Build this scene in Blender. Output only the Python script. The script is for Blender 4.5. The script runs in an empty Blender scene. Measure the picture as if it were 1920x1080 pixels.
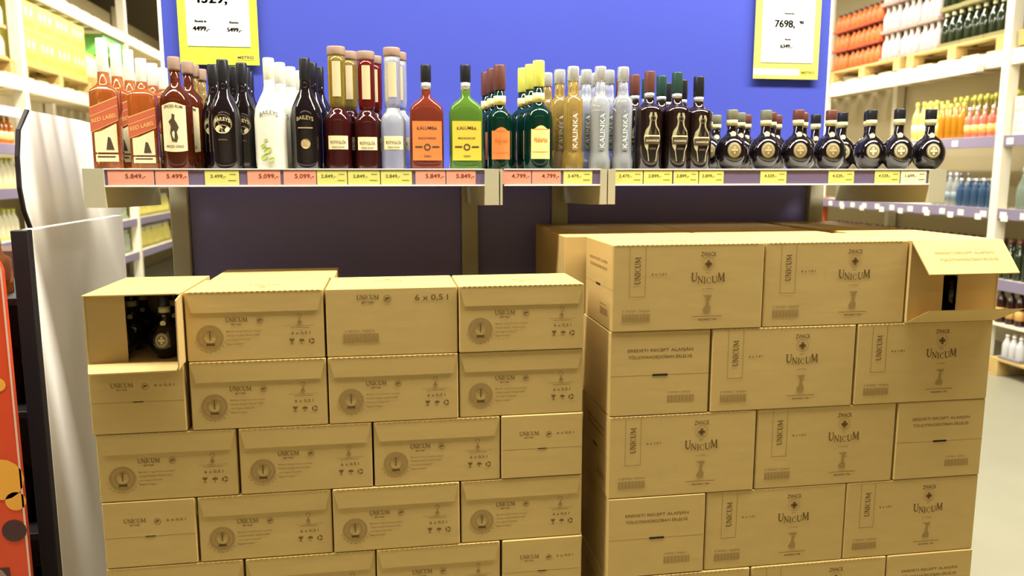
import bpy, math, random
from mathutils import Vector, Matrix
R=math.radians
rnd=random.Random(4)
S=bpy.context.scene
COL=S.collection
# ---------------------------------------------------------------- camera, world, light, exposure
cam_d=bpy.data.cameras.new('camera'); cam=bpy.data.objects.new('camera',cam_d); COL.objects.link(cam)
cam.location=(0,0,1.64); cam.rotation_euler=(R(90-8.39),0,R(-9.0))
cam_d.sensor_width=36; cam_d.lens=1470/1920*36; cam_d.clip_end=80
cam_d.dof.use_dof=True; cam_d.dof.focus_distance=2.12; cam_d.dof.aperture_fstop=3.2
S.camera=cam
S.view_settings.view_transform='Standard'; S.view_settings.look='None'; S.view_settings.gamma=1
S.view_settings.use_curve_mapping=False; S.view_settings.exposure=0.0
W=bpy.data.worlds.new('world'); S.world=W; W.use_nodes=True
W.node_tree.nodes['Background'].inputs[0].default_value=(1.0,0.93,0.78,1); W.node_tree.nodes['Background'].inputs[1].default_value=0.30
S.cycles.max_bounces=7; S.cycles.diffuse_bounces=3; S.cycles.glossy_bounces=4; S.cycles.transmission_bounces=6
S.cycles.sample_clamp_indirect=4; S.cycles.caustics_reflective=False; S.cycles.caustics_refractive=False
S.cycles.use_denoising=True
def area(name,loc,size,power,col=(1.0,0.95,0.84),rot=(0,0,0)):
    l=bpy.data.lights.new(name,'AREA'); l.shape='RECTANGLE'; l.size,l.size_y=size; l.energy=power; l.color=col
    o=bpy.data.objects.new(name,l); o.location=loc; o.rotation_euler=rot; COL.objects.link(o); return o
CEIL=[(-2.1,1.70,0),(2.4,1.70,0),(-2.1,-2.2,0),(2.4,-2.2,0),(-2.1,7.6,1),(3.3,6.6,1),(3.3,12.0,1),(-2.1,13.0,1)]
PWR=[300,430,8,8,250,220,170,170]
for (x,y,v),p in zip(CEIL,PWR): area('ceiling_tube_light',(x,y,4.18),(0.35,4.2) if v else (4.2,.35),p)
area('rack_tube_or_fill',(4.66,7.2,2.50),(0.05,2.4),26,rot=(0,R(-35),0))
area('rack_tube_or_fill',(-3.65,11.2,3.2),(0.05,4.5),22)  # added fill lamp without a fitting, brightens the dark upper left rack
area('rack_tube_or_fill',(-2.95,9.2,2.2),(0.05,3.0),30,rot=(0,R(35),0))

# ---------------------------------------------------------------- helpers
def lin(c):
    return tuple(((v/255)/12.92 if v/255<=0.04045 else ((v/255+0.055)/1.055)**2.4) for v in c)
MC={}
def M(name,rgb,rough=0.5,metal=0,trans=0,emit=0,noise=0,nscale=20,spec=0.5,stretch=(1,1,1),ior=1.45,bump=0):
    if name in MC: return MC[name]
    m=bpy.data.materials.new(name); m.use_nodes=True; nt=m.node_tree; b=nt.nodes['Principled BSDF']
    c=lin(rgb)+(1,)
    b.inputs['Base Color'].default_value=c; b.inputs['Roughness'].default_value=rough; b.inputs['Metallic'].default_value=metal
    b.inputs['Transmission Weight'].default_value=trans; b.inputs['IOR'].default_value=ior; b.inputs['Specular IOR Level'].default_value=spec
    if emit: b.inputs['Emission Color'].default_value=c; b.inputs['Emission Strength'].default_value=emit
    tc=nt.nodes.new('ShaderNodeTexCoord'); mp=nt.nodes.new('ShaderNodeMapping'); mp.inputs['Scale'].default_value=stretch
    nz=nt.nodes.new('ShaderNodeTexNoise'); nz.inputs['Scale'].default_value=nscale; nz.inputs['Detail'].default_value=4
    oi=nt.nodes.new('ShaderNodeObjectInfo'); ad=nt.nodes.new('ShaderNodeVectorMath'); ad.operation='ADD'
    nt.links.new(tc.outputs['Object'],mp.inputs['Vector']); nt.links.new(mp.outputs['Vector'],ad.inputs[0]); nt.links.new(oi.outputs['Random'],ad.inputs[1])
    nt.links.new(ad.outputs[0],nz.inputs['Vector'])
    if noise:
        mx=nt.nodes.new('ShaderNodeMix'); mx.data_type='RGBA'
        mx.inputs['A'].default_value=tuple(v*(1-noise) for v in c[:3])+(1,); mx.inputs['B'].default_value=tuple(min(1,v*(1+noise)) for v in c[:3])+(1,)
        nt.links.new(nz.outputs['Fac'],mx.inputs['Factor']); nt.links.new(mx.outputs['Result'],b.inputs['Base Color'])
    if bump:
        bp=nt.nodes.new('ShaderNodeBump'); bp.inputs['Strength'].default_value=bump; bp.inputs['Distance'].default_value=0.002
        nt.links.new(nz.outputs['Fac'],bp.inputs['Height']); nt.links.new(bp.outputs['Normal'],b.inputs['Normal'])
    MC[name]=m; return m

class B:
    def __init__(s): s.v=[]; s.f=[]; s.sm=[]
    def add(s,vs,fs,smooth=False):
        n=len(s.v); s.v+= [tuple(p) for p in vs]; s.f+=[tuple(i+n for i in f) for f in fs]; s.sm+=[smooth]*len(fs); return s
    def box(s,x0,x1,y0,y1,z0,z1,mat=None):
        vs=[(x,y,z) for z in (z0,z1) for y in (y0,y1) for x in (x0,x1)]
        if mat: vs=[mat@Vector(p) for p in vs]
        return s.add(vs,[(0,2,3,1),(4,5,7,6),(0,1,5,4),(2,6,7,3),(0,4,6,2),(1,3,7,5)])
    def bbox(s,x0,x1,y0,y1,z0,z1,b=0.002):   # box with chamfered edges
        cx,cy,cz=(x0+x1)/2,(y0+y1)/2,(z0+z1)/2; hx,hy,hz=(x1-x0)/2,(y1-y0)/2,(z1-z0)/2
        b=min(b,hx*.9,hy*.9,hz*.9)
        rings=[(hx-b,hy-b,-hz),(hx,hy,-hz+b),(hx,hy,hz-b),(hx-b,hy-b,hz)]
        vs=[]; fs=[]
        for (a,c,z) in rings:
            k=b if abs(a-hx)<1e-9 else 0
            vs+=[(cx+p,cy+q,cz+z) for p,q in ((-a+k,-c),(a-k,-c),(a,-c+k),(a,c-k),(a-k,c),(-a+k,c),(-a,c-k),(-a,-c+k))]
        for i in range(3):
            for j in range(8):
                k=(j+1)%8; fs.append((i*8+j,i*8+k,i*8+8+k,i*8+8+j))
        fs.append(tuple(range(7,-1,-1))); fs.append(tuple(range(24,32)))
        return s.add(vs,fs)
    def slab(s,pts,t,axis=None):  # polygon of 3d points with thickness vector
        t=Vector(t); n=len(pts); vs=[Vector(p) for p in pts]+[Vector(p)+t for p in pts]
        fs=[tuple(range(n-1,-1,-1)),tuple(range(n,2*n))]+[(i,(i+1)%n,n+(i+1)%n,n+i) for i in range(n)]
        return s.add(vs,fs)
    def loft(s,rings,n=24,cx=0,cy=0,cz=0,smooth=True):  # (rx,ry,z,p)
        vs=[]; fs=[]
        for rg in rings:
            rx,ry,z=rg[:3]; p=rg[3] if len(rg)>3 else 2
            for i in range(n):
                a=2*math.pi*(i+.5)/n; c,d=math.cos(a),math.sin(a)
                vs.append((cx+rx*math.copysign(abs(c)**(2/p),c),cy+ry*math.copysign(abs(d)**(2/p),d),cz+z))
        for k in range(len(rings)-1):
            for i in range(n):
                j=(i+1)%n; fs.append((k*n+i,k*n+j,(k+1)*n+j,(k+1)*n+i))
        s.add(vs,fs,smooth)
        m=len(s.v)-len(vs)
        s.f.append(tuple(m+i for i in range(n-1,-1,-1))); s.sm.append(False)
        s.f.append(tuple(m+(len(rings)-1)*n+i for i in range(n))); s.sm.append(False)
        return s
    def build(s,name,mat,parent=None,loc=(0,0,0)):
        me=bpy.data.meshes.new(name); me.from_pydata(s.v,[],s.f); me.polygons.foreach_set('use_smooth',s.sm)
        me.materials.append(mat); me.update()
        o=bpy.data.objects.new(name,me); COL.objects.link(o); o.location=loc
        if parent: o.parent=parent
        return o
def tag(o,label=None,cat=None,group=None,kind=None):
    if label: o['label']=label
    if cat: o['category']=cat
    if group: o['group']=group
    if kind: o['kind']=kind
    return o
def empty(name,loc=(0,0,0),rz=0):
    o=bpy.data.objects.new(name,None); COL.objects.link(o); o.location=loc; o.rotation_euler=(0,0,rz); o.empty_display_size=.05; return o
def copy_tree(o,parent=None):
    c=o.copy(); COL.objects.link(c)
    if parent: c.parent=parent
    for ch in list(o.children): copy_tree(ch,c)
    return c
# text as real mesh outlines
TC={}
def glyphs(t):
    if t not in TC:
        cu=bpy.data.curves.new('lettering','FONT'); cu.body=t; cu.align_x='CENTER'; cu.align_y='CENTER'; cu.resolution_u=3; cu.size=1; cu.offset=.012
        o=bpy.data.objects.new('lettering',cu); me=bpy.data.meshes.new_from_object(o)
        vs=[(v.co.x,v.co.y) for v in me.vertices]; fs=[tuple(p.vertices) for p in me.polygons]
        bpy.data.objects.remove(o); bpy.data.curves.remove(cu); bpy.data.meshes.remove(me)
        TC[t]=(vs,fs)
    return TC[t]
def text(b,t,w=None,h=None,x=0,y=0,f=None,rot=0,arc=0,bold=0):
    """flat lettering of width w (or cap height h) centred at x,y; f maps (x,y) to 3d; arc bends it"""
    vs,fs=glyphs(t)
    x0=min(v[0] for v in vs); x1=max(v[0] for v in vs); y0=min(v[1] for v in vs); y1=max(v[1] for v in vs)
    sx=w/(x1-x0) if w else h/(y1-y0); sy=h/(y1-y0) if h else sx
    out=[]
    for (a,c) in vs:
        p=(a-(x0+x1)/2)*sx; q=(c-(y0+y1)/2)*sy
        if arc: q+=arc*(1-(2*p/(w or 1))**2)
        if rot: p,q=-q,p
        out.append(f(x+p,y+q))
    b.add(out,fs)
def poly(b,pts,f): b.add([f(*p) for p in pts],[tuple(range(len(pts)))])
def rect(b,x0,x1,y0,y1,f,n=1):
    for i in range(n):
        a=x0+(x1-x0)*i/n; c=x0+(x1-x0)*(i+1)/n
        poly(b,[(a,y0),(c,y0),(c,y1),(a,y1)],f)
def ring(b,x,y,r0,r1,f,n=24,a0=0,a1=360):
    for i in range(n):
        p=R(a0+(a1-a0)*i/n); q=R(a0+(a1-a0)*(i+1)/n)
        poly(b,[(x+r0*math.cos(p),y+r0*math.sin(p)),(x+r1*math.cos(p),y+r1*math.sin(p)),(x+r1*math.cos(q),y+r1*math.sin(q)),(x+r0*math.cos(q),y+r0*math.sin(q))],f)
def disc(b,x,y,r,f,n=18): poly(b,[(x+r*math.cos(2*math.pi*i/n),y+r*math.sin(2*math.pi*i/n)) for i in range(n)],f)
def stroke(b,pts,w,f):
    for (x0,y0),(x1,y1) in zip(pts,pts[1:]):
        dx,dy=x1-x0,y1-y0; L=math.hypot(dx,dy) or 1; nx,ny=-dy/L*w/2,dx/L*w/2
        poly(b,[(x0-nx,y0-ny),(x1-nx,y1-ny),(x1+nx,y1+ny),(x0+nx,y0+ny)],f)
def cyl(Rr,z0=0,cx=0,cy=0,eps=.0007):   # wrap onto a cylinder facing -Y
    return lambda x,y:(cx+(Rr+eps)*math.sin(x/Rr),cy-(Rr+eps)*math.cos(x/Rr),z0+y)
def flat(yy,z0=0,eps=.0007): return lambda x,y:(x,yy-eps,z0+y)

# serif UNICUM lettering, hand drawn
def letter(b,ch,x,y,w,h,f):
    T,t,sf=h*.17,h*.085,h*.07
    def ser(cx,cy,ww): rect(b,x+cx-ww/2,x+cx+ww/2,y+cy-sf/2,y+cy+sf/2,f)
    if ch=='U':
        stroke(b,[(x+.2*w,y+h),(x+.2*w,y+.3*h),(x+.33*w,y+.08*h),(x+.55*w,y+.03*h)],T,f)
        stroke(b,[(x+.5*w,y+.03*h),(x+.75*w,y+.1*h),(x+.84*w,y+.3*h),(x+.84*w,y+h)],t,f)
        ser(.2*w,h,.38*w); ser(.84*w,h,.3*w)
    if ch=='N':
        stroke(b,[(x+.16*w,y),(x+.16*w,y+h)],t,f); stroke(b,[(x+.14*w,y+h),(x+.84*w,y)],T,f); stroke(b,[(x+.84*w,y),(x+.84*w,y+h)],t,f)
        ser(.16*w,0,.3*w); ser(.84*w,h,.3*w); ser(.12*w,h,.2*w)
    if ch=='I':
        stroke(b,[(x+.5*w,y),(x+.5*w,y+h)],T,f); ser(.5*w,0,.8*w); ser(.5*w,h,.8*w)
    if ch=='C':
        stroke(b,[(x+.85*w,y+.75*h),(x+.7*w,y+.95*h),(x+.45*w,y+.97*h),(x+.2*w,y+.75*h)],t,f)
        stroke(b,[(x+.2*w,y+.75*h),(x+.13*w,y+.5*h),(x+.2*w,y+.24*h)],T,f)
        stroke(b,[(x+.2*w,y+.24*h),(x+.45*w,y+.02*h),(x+.7*w,y+.04*h),(x+.88*w,y+.22*h)],t,f)
    if ch=='M':
        stroke(b,[(x+.14*w,y),(x+.18*w,y+h)],t,f); stroke(b,[(x+.18*w,y+h),(x+.5*w,y+.1*h)],T,f)
        stroke(b,[(x+.5*w,y+.1*h),(x+.82*w,y+h)],t,f); stroke(b,[(x+.82*w,y+h),(x+.86*w,y)],T,f)
        ser(.14*w,0,.26*w); ser(.86*w,0,.3*w)
def unicum(b,x,y,w,f,arc=True,rot=False):
    hs=[1.15,.9,.82,.82,.9,1.15] if arc else [1]*6; ws=[1.1,1.0,.5,.95,1.0,1.35]; s=w/sum(ws); cx=0
    for ch,hh,ww in zip('UNICUM',hs,ws):
        mid=(cx+ww*s/2)-w/2; h=hh*s*1.25; up=(mid/(w/2))**2*s*.5 if arc else 0
        if rot: letter(b,ch,cx-w/2,-h/2,ww*s,h,lambda p,q:f(x-q,y+p))
        else: letter(b,ch,x+cx-w/2,y-s*.5+up,ww*s,h,f)
        cx+=ww*s
INK=M('carton_ink',(112,82,34),.8); INKS=M('carton_ink_faint',(152,122,68),.8)
CARD=M('cardboard',(192,163,102),.75,noise=.07,nscale=9,bump=.15,stretch=(1,1,4),spec=.2)
CARDIN=M('cardboard_inner',(196,166,108),.8,noise=.05,nscale=12,spec=.2)
DARK=M('slot_dark',(30,20,8),.9)

# ---------------------------------------------------------------- setting
CONC=M('concrete_floor',(150,147,126),.35,noise=.08,nscale=3,spec=.4)
tag(B().box(-9,11,-4,18,-.1,0).build('floor',CONC),kind='structure')
WALLM=M('painted_wall',(188,176,146),.8,noise=.05,nscale=2)
tag(B().box(-9,11,18,18.2,0,5.6).build('wall_back',WALLM),kind='structure')
tag(B().box(-9.2,-9,-4,18.2,0,5.6).build('wall_left',WALLM),kind='structure')
tag(B().box(11,11.2,-4,18.2,0,5.6).build('wall_right',WALLM),kind='structure')
tag(B().box(-9.2,11.2,-4.2,-4,0,5.6).build('wall_front',WALLM),kind='structure')
ce=tag(B().box(-9.2,11.2,-4.2,18.2,5.6,5.7).build('ceiling',M('roof_sheet',(176,160,124),.7)),kind='structure')
b=B()
for i in range(22): b.box(-9,11,-3.6+i*1.0,-3.45+i*1.0,5.45,5.6)
b.build('roof_purlin',M('roof_purlin_paint',(150,134,98),.7),ce)['kind']='stuff'
FIX=M('fixture_white',(235,232,220),.5); TUBE=M('tube_glow',(255,246,220),.5,emit=6)
for k,(x,y,v) in enumerate(CEIL):
    r=tag(empty('ceiling_light',(x,y,4.3),0 if v else R(90)),'long white fluorescent tube fitting hung above the aisle','light','tube fittings under the roof')
    B().bbox(-.2,.2,-2.2,2.2,.0,.08).build('housing',FIX,r); 
    for s in (-.1,.1): B().loft([(.013,.013,0),(.013,.013,4.2)],8).build('tube',TUBE,r,(s,2.1,-.05)).rotation_euler=(R(90),0,0)
    for s in (-1.8,1.8): B().box(-.005,.005,s-.005,s+.005,.08,1.3).build('hanger',FIX,r)

# ---------------------------------------------------------------- end cap display unit
STEEL=M('grey_painted_steel',(170,166,142),.45,noise=.03); STEELW=M('white_painted_steel',(236,230,212),.4)
BLUE=M('blue_board',(68,78,172),.6,noise=.05,nscale=2,spec=.1); BLUED=M('blue_back_panel',(124,120,176),.65,spec=.25)
unit=tag(empty('endcap_display',(0,2.8,0)),'tall blue backed end of aisle display unit on grey steel posts','display')

for x in (-.695,.292,.622,1.625):
    p=B().bbox(x-.029,x+.029,0,.06,0,3.2,.003).build('post',STEEL,unit)
for x0,x1 in ((-.665,.262),(.322,.592),(.652,1.595)):
    for z0,z1 in ((.02,.49),(.495,.99),(.995,1.6)):
        B().bbox(x0,x1,.022,.04,z0,z1,.002).build('back_panel',BLUED,unit)
B().bbox(-.700,1.612,-.045,-.02,1.62,3.1,.002).build('blue_board',BLUE,unit)
B().bbox(-.712,-.700,-.046,-.01,1.62,3.1,.001).build('edge_trim',STEELW,unit)
B().bbox(1.612,1.622,-.046,-.01,1.62,3.1,.001).build('edge_trim',STEELW,unit)
B().bbox(-.72,1.65,-.012,.06,0,.1).build('base_plinth',STEEL,unit)
# shelves
ZS=1.644
RAIL=M('price_rail_plum',(104,92,122),.35); RAILE=M('rail_edge_clear',(232,226,214),.25)
def shelf(x0,x1,lab,bl,br):
    r=tag(empty('shelf',(x0,2.8,ZS)),lab,'shelf')
    w=x1-x0
    B().bbox(0,w,-.515,-.047,-.028,0,.002).build('deck',STEELW,r)
    B().bbox(.012,w-.012,-.522,-.515,-.04,.0055,.001).build('price_rail',RAIL,r)
    e=B(); e.bbox(.012,w-.012,-.525,-.518,.003,.0062,.0008); e.build('rail_lip',RAILE,r)
    e=B(); e.bbox(.012,w-.012,-.527,-.515,-.0435,-.039,.0008); e.build('rail_lip',RAILE,r)
    for (a,c) in (bl,br):
        # rectangular bracket cheek, slightly lower at the wall
        q=B().slab([(a,-.530,.006),(a,-.530,-.098),(a,-.42,-.103),(a,0,-.112),(a,0,-.027),(a,-.047,-.027),(a,-.047,0)],(c-a,0,0)).build('bracket',STEEL,r)
    return r
shelf(-.80,.322,'long white steel shelf on the left bay holding whisky to gin bottles',(-.003,.05),(1.080,1.1215))
shelf(.325,.645,'short white steel middle shelf piece between two grey brackets',(0,.007),(.300,.3195))
shelf(.648,1.757,'long white steel shelf on the right bay holding bitter bottles',(0,.022),(1.053,1.109))
# price tags
RED=M('tag_red',(222,150,128),.5); YEL=M('tag_yellow',(206,208,116),.5); PALE=M('tag_pale',(220,222,190),.5)
TXD=M('tag_ink_brown',(120,50,24),.6); TXO=M('tag_ink_olive',(96,98,26),.6)
def pxX(px,Y):   # world x of a column of the reference at shelf height
    t=(px-960)/1470; a=math.atan(t/1.0)+R(9.0)*1.0
    d=Vector((math.sin(R(9))*math.cos(R(8.39))+t*math.cos(R(9)), math.cos(R(9))*math.cos(R(8.39))-t*math.sin(R(9)),0))
    u=(540-320)/1470; d+=Vector((math.sin(R(9))*math.sin(R(8.39))*u,math.cos(R(9))*math.sin(R(8.39))*u,0))
    return d.x*Y/d.y
TAGS=[(200,287,'r','5.849,-'),(290,352,'r','5.499,-'),(383,447,'y','3.499,-'),(463,525,'r','5.099,-'),(531,592,'r','5.099,-'),(594,650,'y','2.849,-'),(652,712,'y','2.849,-'),(714,772,'y','2.849,-'),(779,835,'r','5.849,-'),(837,892,'r','5.849,-'),
(941,996,'r','4.799,-'),(998,1052,'r','4.799,-'),(1057,1111,'y','3.479,-'),(1153,1206,'y','2.479,-'),(1208,1261,'y','2.899,-'),(1264,1310,'y','2.899,-'),(1312,1358,'y','2.899,-'),
(1427,1476,'y','4.529,-'),(1555,1603,'y','4.529,-'),(1642,1689,'y','4.529,-'),(1691,1739,'p','1.699,-')]
UNDER=['first whisky bottle','spiced rum bottle','first black liqueur bottles','white cream bottle','black cream liqueur by the white one','amber fruit brandy','red fruit brandy','clear fruit brandy','orange gin bottle','yellow gin bottle','green bottle with brown cap','green bottle with yellow cap','amber vodka','clear vodka','brown capped herb liqueur','green capped herb liqueur','last tall dark liqueur','second round bottle','fourth round bottle','sixth round bottle','last round bottle']
for (a,c,k,t),un in zip(TAGS,UNDER):
    x0,x1=pxX(a,2.274),pxX(c,2.274); cn={'r':'red','y':'yellow','p':'pale'}[k]
    w=x1-x0; o=B().bbox(-w/2,w/2,-.0012,0,-.038,.001,.0004).build('price_tag',{'r':RED,'y':YEL,'p':PALE}[k],None,((x0+x1)/2,2.2778,ZS))
    tag(o,f'{cn} shelf price tag {t.replace(",-","")} under the {un}','price tag','price tags along the shelf edge')
    b=B(); sc=.052 if k=='r' else .040
    text(b,t,w=sc,h=sc*.27,x=.012 if k=='r' else -.010,y=-.015,f=flat(-.0012,0,.0004)); 
    if k!='r':
        rect(b,w*.22,w*.42,-.010,-.0085,flat(-.0012,0,.0004)); rect(b,w*.18,w*.42,-.027,-.0255,flat(-.0012,0,.0004))
    b.build('printed_price',TXD if k=='r' else TXO,o)
# big price signs on the board
def sign(x0,x1,zb,col,lines,lab,band):
    w=x1-x0; r=tag(empty('price_sign',((x0+x1)/2,2.745,zb)),lab,'sign')
    B().bbox(-w/2,w/2,-.004,0,0,.42,.001).build('board',col,r)
    m=.026
    B().bbox(-w/2+m,w/2-m*.95,-.0056,-.004,.058,.40,.0004).build('paper',M('sign_paper',(250,246,234),.6),r)
    b=B(); f=flat(-.0056,0,.0005)
    for (t,h,x,y) in lines:
        for k in (-.0012,0,.0012): text(b,t,h=h,x=x+k,y=y,f=f)
    b.build('printed_price',M('sign_ink',(58,58,56),.6),r)
    b=B(); rect(b,w/2-.072,w/2-.012,.016,.034,flat(-.004,0,.0006)); b.build('printed_logo',M('sign_logo',(190,186,80),.6),r)
    b=B(); text(b,'METRO',w=.05,h=.009,x=w/2-.042,y=.025,f=flat(-.0046,0,.0006)); b.build('printed_logo',M('sign_logo_ink',(120,110,50),.6),r)
    if band: B().bbox(-w/2,w/2,-.0052,-.004,.014,.036,.0003).build('paper_strip',M('sign_paper'),r) if False else B().box(-w/2,w/2-.075,-.0044,-.004,.014,.036).build('paper_strip',MC['sign_paper'],r)
    return r
SL=M('sign_lime',(200,218,62),.5,noise=.1,nscale=8); SY=M('sign_yellow',(208,202,96),.5,noise=.05)
sg=sign(-.648,-.402,1.985,SL,[('4329,',.040,-.020,.206),('99',.013,.052,.214),('4499,-',.017,-.052,.112),('5499,-',.015,.050,.110),('Bruttó ár',.007,-.052,.136),('Karton',.007,.050,.134)],'lime bordered paper price sign reading 4329 above the whisky bottles',False)
sg.rotation_euler=(0,R(-.3),0)
sign(1.316,1.568,1.975,SY,[('7698,',.030,-.014,.192),('90',.012,.050,.200),('6349,-',.016,-.004,.115),('1 karton ára',.006,0,.230),('Bruttó',.006,.0,.140)],'yellow bordered paper price sign reading 7698 above the round bitter bottles',True)

# ---------------------------------------------------------------- cartons
def legs_icons(b,x,y,s,f):
    # goblet, umbrella, recycling ring
    poly(b,[(x-s*.5,y+s*.5),(x-s*.2,y),(x+s*.2,y),(x+s*.5,y+s*.5)],f); rect(b,x-s*.06,x+s*.06,y-s*.45,y,f); rect(b,x-s*.25,x+s*.25,y-s*.5,y-s*.42,f)
    x2=x+s*1.7; poly(b,[(x2+s*.5*math.cos(R(a)),y+s*.45*math.sin(R(a))) for a in range(0,181,30)],f); rect(b,x2-s*.05,x2+s*.05,y-s*.5,y,f)
    x3=x+s*3.4
    for k in range(3): ring(b,x3,y,s*.28,s*.52,f,5,k*120+10,k*120+105)
def scribble(b,x0,x1,y,h,f,word='Zwack Unicum keserű likőr'):
    text(b,word,w=x1-x0,h=h,x=(x0+x1)/2,y=y,f=f)
def dashes(b,w,z,yy):
    x=-w/2+.01
    while x<w/2-.015: b.box(x,x+.008,yy-.0006,yy,z-.0012,z); x+=.013
def carton(kind):
    if kind=='s': w,d,h,gap=.33,.223,.1724,.0055
    else: w,d,h,gap=.42,.2806,.229,.0055
    w-=gap; d-=gap; h-=.0012
    root=B().bbox(-w/2,w/2,-d/2,d/2,0,h,.0022).build('carton',CARD)
    F=lambda x,y:(x,-d/2-.0007,y); K=lambda x,y:(-x,d/2+.0007,y)
    ER=lambda x,y:(w/2+.0007,x,y); EL=lambda x,y:(-w/2-.0007,-x,y); T=lambda x,y:(x,y,h+.0006)
    p=B(); q=B()
    if kind=='s':
        # lid flap folded over the upper part of the long face
        fl=B().slab([(-w/2+.001,-d/2,h-.0015),(-w/2+.014,-d/2,h*.70),(w/2-.014,-d/2,h*.70),(w/2-.001,-d/2,h-.0015)],(0,-.0016,0)); dashes(fl,w,h-.0004,-d/2-.0016); fl.build('lid_flap',CARD,root)
        unicum(p,-.045,h*.585,.052,F,False); text(p,'BITTER',w=.024,h=.004,x=-.045,y=h*.52,f=F); ring(q,.010,h*.575,.0065,.0085,F,16); poly(p,[(.005,h*.555),(.015,h*.575),(.013,h*.60),(.006,h*.59)],F); 
        ring(q,-.108,h*.34,.024,.031,F,28); ring(q,-.108,h*.34,.014,.021,F,20); disc(q,-.108,h*.40,.007,F); rect(p,-.118,-.098,h*.22,h*.26,F); rect(p,-.1095,-.1065,h*.30,h*.42,F)
        for i in range(9): disc(q,-.108+.037*math.cos(R(200+i*17.5)),h*.34+.037*math.sin(R(200+i*17.5)),.0016,F,6)
        for k,(t,l) in enumerate((('Minden üveg Unicum eredeti',.083),('recept alapján készül több',.078),('mint negyven fűszerből',.055),('Magyarországon',.040))): scribble(q,-.070,-.070+l,h*.42-k*.0105,.0055,F,t)
        # distiller's mark
        ring(q,.104,h*.625,.004,.006,F,12,-60,200); rect(q,.1025,.1055,h*.53,h*.6,F); disc(q,.104,h*.525,.0055,F); rect(q,.070,.140,h*.475,h*.48,F); rect(q,.082,.128,h*.445,h*.455,F)
        text(p,'6 x 0,5 l',w=.045,h=.0085,x=.106,y=h*.37,f=F); legs_icons(p,.084,h*.25,.014,F)
        # back face
        unicum(p,-.06,h*.86,.055,K,False); text(p,'BITTER',w=.03,h=.006,x=-.06,y=h*.79,f=K); ring(q,-.012,h*.84,.0075,.010,K,16); poly(p,[(-.018,h*.81),(-.006,h*.84),(-.008,h*.87),(-.017,h*.855)],K); text(p,'6 x 0,5 l',w=.083,h=.017,x=.098,y=h*.84,f=K)
        for i in range(26): rect(q,-.122+i*.0034,-.122+i*.0034+(.0018 if i%3 else .0028),h*.20,h*.33,K)
        scribble(q,-.118,-.045,h*.37,.006,K,'5 997001 760010')
        for E in (ER,EL):
            unicum(p,-.035,h*.70,.052,E,False); text(p,'BITTER',w=.024,h=.004,x=-.035,y=h*.64,f=E); ring(q,.018,h*.68,.0065,.0085,E,16); poly(p,[(.013,h*.66),(.023,h*.68),(.021,h*.705),(.014,h*.695)],E); text(p,'6 x 0,5 l',w=.046,h=.007,x=.062,y=h*.69,f=E)
        unicum(q,.01,-d*.05,.075,T,False); disc(q,.01,-d*.2,.008,T)
        ez=h*.46; sw,sh=.024,.0022
    else:
        x0=-.078+.0; 
        # framed vertical name
        for fx in (-.162,-.119): rect(q,fx-.0006,fx+.0006,h*.40,h*.985,F)
        rect(q,-.162,-.119,h*.395,h*.402,F)
        unicum(p,-.1405,h*.70,.072,F,False,True)
        text(p,'6 x 1,0 l',w=.040,h=.0075,x=-.083,y=h*.655,f=F)
        for i in range(24): rect(q,-.180+i*.0032,-.180+i*.0032+(.0016 if i%3 else .0026),h*.11,h*.20,F)
        scribble(q,-.180,-.105,h*.235,.006,F,'5 997001 760034')
        cx=.052
        text(p,'ZWACK',w=.043,h=.012,x=cx,y=h*.88,f=F)
        rect(p,cx-.010,cx+.010,h*.765-.004,h*.765+.004,F); rect(p,cx-.004,cx+.004,h*.765-.010,h*.765+.010,F); ring(q,cx,h*.765,.0165,.0175,F,24)
        text(q,'EST',w=.012,h=.003,x=cx,y=h*.665,f=F)
        unicum(p,cx,h*.575,.094,F); text(q,'1790',w=.028,h=.004,x=cx,y=h*.475,f=F)
        poly(q,[(cx-.014,h*.40),(cx+.012,h*.405),(cx+.010,h*.375),(cx+.003,h*.36),(cx-.006,h*.38)],F); poly(q,[(cx-.002,h*.36),(cx+.006,h*.35),(cx+.004,h*.30),(cx+.010,h*.25),(cx+.008,h*.2),(cx-.010,h*.205),(cx-.012,h*.24),(cx-.004,h*.28)],F)
        rect(q,cx-.040,cx+.042,h*.148,h*.158,F); scribble(p,cx-.022,cx+.026,h*.115,.005,F,'BUDAPEST 1790')
        for E in (ER,EL):
            text(p,'EREDETI RECEPT ALAPJÁN',w=.180,h=.0125,x=0,y=h*.775,f=E); text(p,'TÖLGYFAHORDÓBAN ÉRLELVE',w=.176,h=.0105,x=0,y=h*.70,f=E)
            for i in range(22): rect(q,.022+i*.0034,.022+i*.0034+(.0018 if i%3 else .0028),h*.14,h*.23,E)
            scribble(q,.022,.085,h*.265,.005,E,'5 997001 760034')
        unicum(q,.03,-d*.2,.08,T,False); rect(q,-.06,-.01,-d*.18,-d*.15,T); rect(q,.1,.14,-d*.2,-d*.17,T)
        fl=B(); dashes(fl,w,h-.0004,-d/2); fl.build('perforation',CARD,root)
        ez=h*.48; sw,sh=.042,.0055
    for sgn in (1,-1):
        # end: two flaps meeting at a seam with a hand slot
        x=sgn*w/2
        for (za,zb) in ((ez+.0006,h-.002),(.002,ez-.0006)):
            e=B(); e.box(min(x,x+sgn*.0005),max(x,x+sgn*.0005),-d/2+.003,d/2-.003,za,zb); e.build('end_flap',CARD,root)
        s=B(); s.box(min(x,x+sgn*.0011),max(x,x+sgn*.0011),-sw/2,sw/2,ez-sh/2,ez+sh/2); s.build('hand_slot',DARK,root)
        s=B(); s.box(min(x,x+sgn*.0006),max(x,x+sgn*.0006),-d/2+.003,d/2-.003,ez-.0007,ez+.0007); s.build('seam',INKS,root)
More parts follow.
